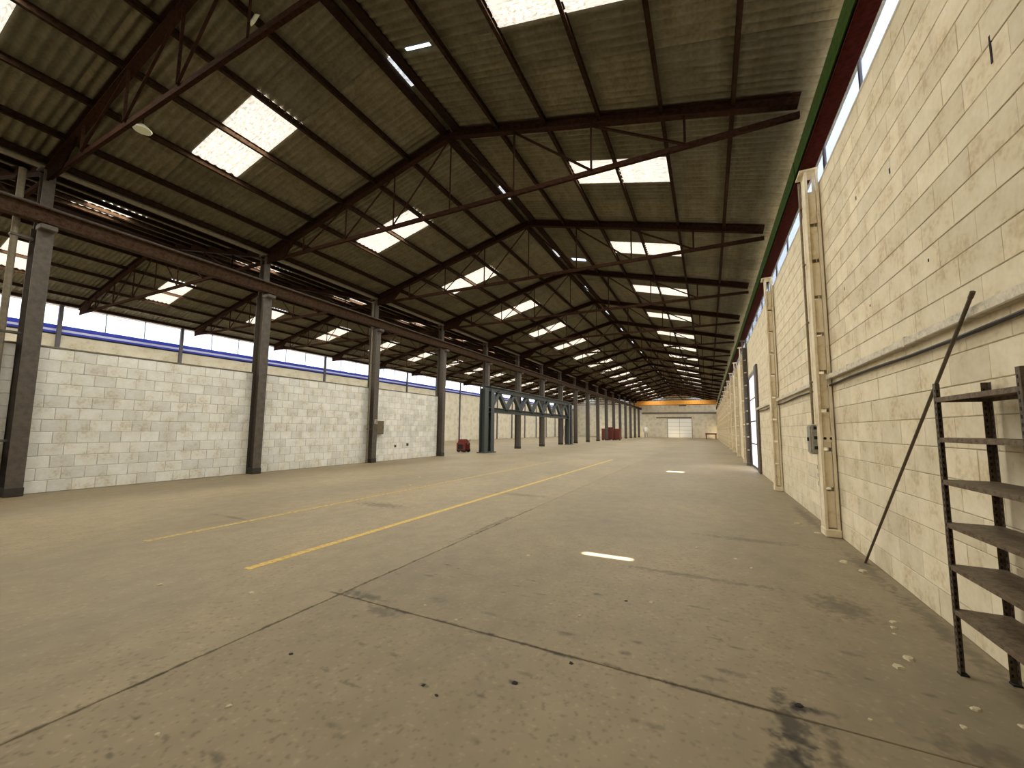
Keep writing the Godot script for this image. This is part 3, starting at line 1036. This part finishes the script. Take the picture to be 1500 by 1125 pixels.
# ------------------------------------------------------------------ fittings on the block wall
func build_right_fittings() -> void:
	var t := thing("cable_trunking", "cream cable trunking run along the block wall with a dark cable below", "trunking")
	span(t, "channel", Vector3(XR - 0.075, 2.42, -18.3), Vector3(XR - 0.004, 2.50, ZNEAR), M.trunking)
	for i in 12:
		var z := 2.0 - 1.75 * i
		span(t, "strap", Vector3(XR - 0.08, 2.41, z - 0.02), Vector3(XR - 0.003, 2.51, z + 0.02), M.trunking)
	var c := thing("sagging_cable", "dark sagging cable under the cream trunking on the block wall", "cable")
	var z := 2.0
	while z > -18.0:
		var a := Vector3(XR - 0.035, 2.335 + 0.012 * sin(z * 1.7), z)
		var b := Vector3(XR - 0.035, 2.335 + 0.012 * sin((z - 0.875) * 1.7), z - 0.875)
		bar(c, "cable_length", round_profile(0.016, 8), a, b, M.cable)
		z -= 0.875
	var b := thing("switch_box", "grey switch box on the cream lattice wall column", "switch box", "", Vector3(1.55, 1.24, -8.12))
	span(b, "body", Vector3(-0.05, 0, -0.15), Vector3(0.1, 0.48, 0.12), M.grey_box)
	var lid := span(b, "cover", Vector3(-0.065, 0.03, -0.13), Vector3(-0.05, 0.45, 0.10), M.grey_box)
	span(lid, "knob", Vector3(-0.03, -0.03, -0.02), Vector3(-0.0075, 0.03, 0.02), M.slot)
	for y in [0.08, 0.24, 0.40]: span(b, "side_gland", Vector3(-0.02, y, 0.12), Vector3(0.03, y + 0.05, 0.135), M.slot)
	var p := thing("conduit", "thin brown conduit rising from the grey switch box up the wall column", "conduit")
	bar(p, "pipe", round_profile(0.018, 8), Vector3(1.548, 1.725, -8.10), Vector3(1.548, 5.9, -8.10), M.conduit, Vector3.BACK)
	for y in [2.4, 3.4, 4.4, 5.4]: span(p, "clip", Vector3(1.53, y, -8.12), Vector3(1.568, y + 0.03, -8.03), M.conduit)
	var q := thing("socket_stack", "small white sockets stacked below the grey switch box", "socket", "", Vector3(1.6, 0.72, -8.1))
	for i in 3: 
		var s := span(q, "socket", Vector3(-0.02, i * 0.13, -0.05), Vector3(0.08, i * 0.13 + 0.1, 0.05), M.trunking)
		span(s, "face", Vector3(-0.06, -0.03, -0.03), Vector3(-0.05, 0.03, 0.03), M.grey_box)
	var h := thing("eyelet_plate", "small plate with two dark holes on the cream lattice column", "plate", "", Vector3(1.66, 1.5, -7.8))
	span(h, "plate", Vector3(-0.07, -0.05, -0.01), Vector3(0.09, 0.05, 0), M.lattice)
	for dx in [-0.03, 0.05]:
		bar(h, "hole_rim", round_profile(0.022, 10), Vector3(dx, 0, 0), Vector3(dx, 0, 0.006), M.slot)
	# white rag caught on a purlin
	var rag := thing("white_rag", "white rag hanging from a roof purlin near the ridge", "rag", "", Vector3(-7.30, 9.06, -3.90))
	put(rag, "cloth", chip(0.17, 0.05, 7), M.lampcover).rotation = Vector3(1.3, 0.4, 0.5)
	# small white lamp hanging on a purlin by the first skylight
	var l := thing("roof_lamp", "small unlit white lamp under the roof beside the nearest column side skylight", "lamp", "", Vector3(-11.0, 8.08, -3.77))
	put(l, "shade", lathe([Vector2(0.0, 0.12), Vector2(0.05, 0.11), Vector2(0.17, 0.0), Vector2(0.16, -0.02), Vector2(0.0, -0.03)], 18), M.lampcover)
	bar(l, "stem", round_profile(0.015, 8), Vector3(0, 0.1, 0), Vector3(0, 0.42, 0), M.steel_roof, Vector3.BACK)

# ------------------------------------------------------------------ far end of the hall
func build_far_end() -> void:
	var w := structure("wall_end", "pale far end wall of the main hall with grey band")
	span(w, "render", Vector3(-14.2, 0, ZFAR - 0.25), Vector3(2.2, 10.2, ZFAR), M.plaster)
	span(w, "band", Vector3(-13.6, 5.2, ZFAR), Vector3(XR, 5.6, ZFAR + 0.08), M.end_band)
	span(w, "band", Vector3(-10.5, 4.25, ZFAR), Vector3(-3.2, 4.55, ZFAR + 0.06), M.end_band)
	var w2 := structure("wall_end", "far end wall of the side hall")
	span(w2, "render", Vector3(-30, 0, ZFAR - 0.25), Vector3(-14.2, 10.2, ZFAR), M.plaster)
	var d := structure("door_2", "white panelled sliding door in the far end wall")
	for i in 2:
		for j in 5:
			span(d, "panel", Vector3(-8.1 + i * 2.45, 0.05 + j * 0.83, ZFAR + 0.02), Vector3(-5.7 + i * 2.45, 0.05 + j * 0.83 + 0.79, ZFAR + 0.10), M.white_door)
	span(d, "frame", Vector3(-8.25, 0, ZFAR), Vector3(-3.1, 4.25, ZFAR + 0.03), M.door_seam)
	var c := thing("overhead_crane", "orange overhead crane bridge across the far end of the hall", "crane")
	span(c, "bridge_girder", Vector3(-13.3, 6.75, -88.6), Vector3(1.45, 7.55, -88.0), M.orange)
	span(c, "bridge_girder", Vector3(-13.3, 6.75, -86.8), Vector3(1.45, 7.55, -86.2), M.orange)
	for x in [-13.55, 1.3]: span(c, "end_carriage", Vector3(x, 6.65, -89.2), Vector3(x + 0.35, 7.1, -85.6), M.orange)
	span(c, "hoist", Vector3(-5.2, 6.5, -88.2), Vector3(-3.9, 7.2, -86.5), M.end_band)
	var h := thing("trestle", "dull red trestle standing by the far end of the block wall", "trestle", "", Vector3(0.4, 0, -87.5))
	span(h, "top", Vector3(-1.0, 0.85, -0.3), Vector3(1.0, 1.15, 0.3), M.red_dull)
	for x in [-0.85, 0.85]:
		for z in [-0.22, 0.22]: span(h, "leg", Vector3(x - 0.1, 0, z - 0.06), Vector3(x + 0.1, 0.85, z + 0.06), M.red_dull)
	var cab := thing("tool_cabinet", "tall dull red cabinet behind the far leg of the grey portal", "cabinet", "", Vector3(-14.6, 0, -44.5))
	span(cab, "body", Vector3(-0.3, 0.08, -0.35), Vector3(0.3, 2.0, 0.35), M.red_dull)
	span(cab, "door", Vector3(-0.27, 0.14, 0.35), Vector3(0.27, 1.95, 0.37), M.red_dull)
	span(cab, "plinth", Vector3(-0.28, 0, -0.33), Vector3(0.28, 0.08, 0.33), M.black)
	for i in 3:
		var cc := thing("container", "dull red steel bin in the row by the far columns", "bin", "red bins by the far columns", Vector3(-14.4 + 0.85 * i, 0, -62.0 - i * 0.7))
		span(cc, "body", Vector3(-0.38, 0.1, -0.5), Vector3(0.38, 1.75 + 0.2 * (i % 2), 0.5), M.red_dull)
		span(cc, "rim", Vector3(-0.41, 1.7 + 0.2 * (i % 2), -0.53), Vector3(0.41, 1.78 + 0.2 * (i % 2), 0.53), M.red)
		for x in [-0.3, 0.3]: span(cc, "foot", Vector3(x - 0.05, 0, -0.45), Vector3(x + 0.05, 0.1, 0.45), M.black)
	var tk := thing("round_tank", "small white round tank on a stand at the far end wall", "tank", "", Vector3(-12.6, 0, -93.5))
	put(tk, "vessel", lathe([Vector2(0, 2.3), Vector2(0.35, 2.2), Vector2(0.55, 1.9), Vector2(0.55, 1.4), Vector2(0.35, 1.1), Vector2(0, 1.0)], 16), M.white_door)
	for a in 3: bar(tk, "leg", round_profile(0.04, 6), Vector3(cos(a * 2.1) * 0.35, 0, sin(a * 2.1) * 0.35), Vector3(cos(a * 2.1) * 0.3, 1.15, sin(a * 2.1) * 0.3), M.end_band, Vector3.BACK)

# ------------------------------------------------------------------ floor markings and litter
func build_floor_marks() -> void:
	var a := thing("floor_line", "bright yellow painted line on the concrete floor", "floor marking")
	span(a, "paint", Vector3(-4.76, -0.001, -22.0), Vector3(-4.65, 0.0025, -2.87), M.yellow)
	var b := thing("floor_line", "faded thin yellow line on the floor nearer the columns", "floor marking")
	span(b, "paint", Vector3(-7.09, -0.001, -19.0), Vector3(-6.98, 0.0025, -2.87), M.yellow_worn)
	var scraps := [[1.22, -3.95, 0.045], [1.12, -3.78, 0.04], [1.32, -4.49, 0.03], [1.36, -4.62, 0.035], [1.28, -4.36, 0.02], [0.76, -3.04, 0.018], [1.35, -3.43, 0.03], [1.20, -3.2, 0.02], [1.5, -3.35, 0.03], [-2.62, -1.2, 0.018], [-2.52, -1.49, 0.02], [-0.53, -4.07, 0.025], [1.45, -6.4, 0.06], [1.55, -6.1, 0.05], [1.5, -8.0, 0.05], [1.35, -8.6, 0.06], [0.4, -5.6, 0.03], [0.25, -5.9, 0.03], [-1.35, -3.6, 0.02], [-1.05, -3.5, 0.02], [-2.1, -4.8, 0.03], [-4.0, -2.5, 0.03], [-5.0, -2.2, 0.03], [-6.2, -9.5, 0.05], [-7.5, -8.9, 0.06], [-8.5, -10.5, 0.07], [-0.2, -6.2, 0.03], [-2.35, -3.05, 0.02], [-1.95, -2.95, 0.02], [0.2, -2.2, 0.02]]
	for s in scraps:
		var o := put(self, "x", chip(s[2], s[2] * 0.35, 7), M.scrap)
		o.name = numbered("paper_scrap")
		o.position = Vector3(s[0], 0.0, s[1])
		o.rotation.y = rng.randf_range(0, TAU)
		tag(o, "small pale scrap lying on the concrete floor", "scrap", "pale scraps on the floor")
	for s in [[-1.15, -2.43, 0.022], [-1.65, -2.15, 0.016], [-1.52, -2.11, 0.016], [0.42, -3.0, 0.028], [-0.9, -2.8, 0.02], [-2.7, -2.0, 0.02], [-0.75, -4.0, 0.02]]:
		var o := put(self, "x", chip(s[2], s[2] * 0.4, 6), M.dark_bit)
		o.name = numbered("dark_crumb")
		o.position = Vector3(s[0], 0.0, s[1])
		o.scale.y = 0.5
		tag(o, "small dark crumb of dirt on the concrete floor", "debris", "dark crumbs on the floor")
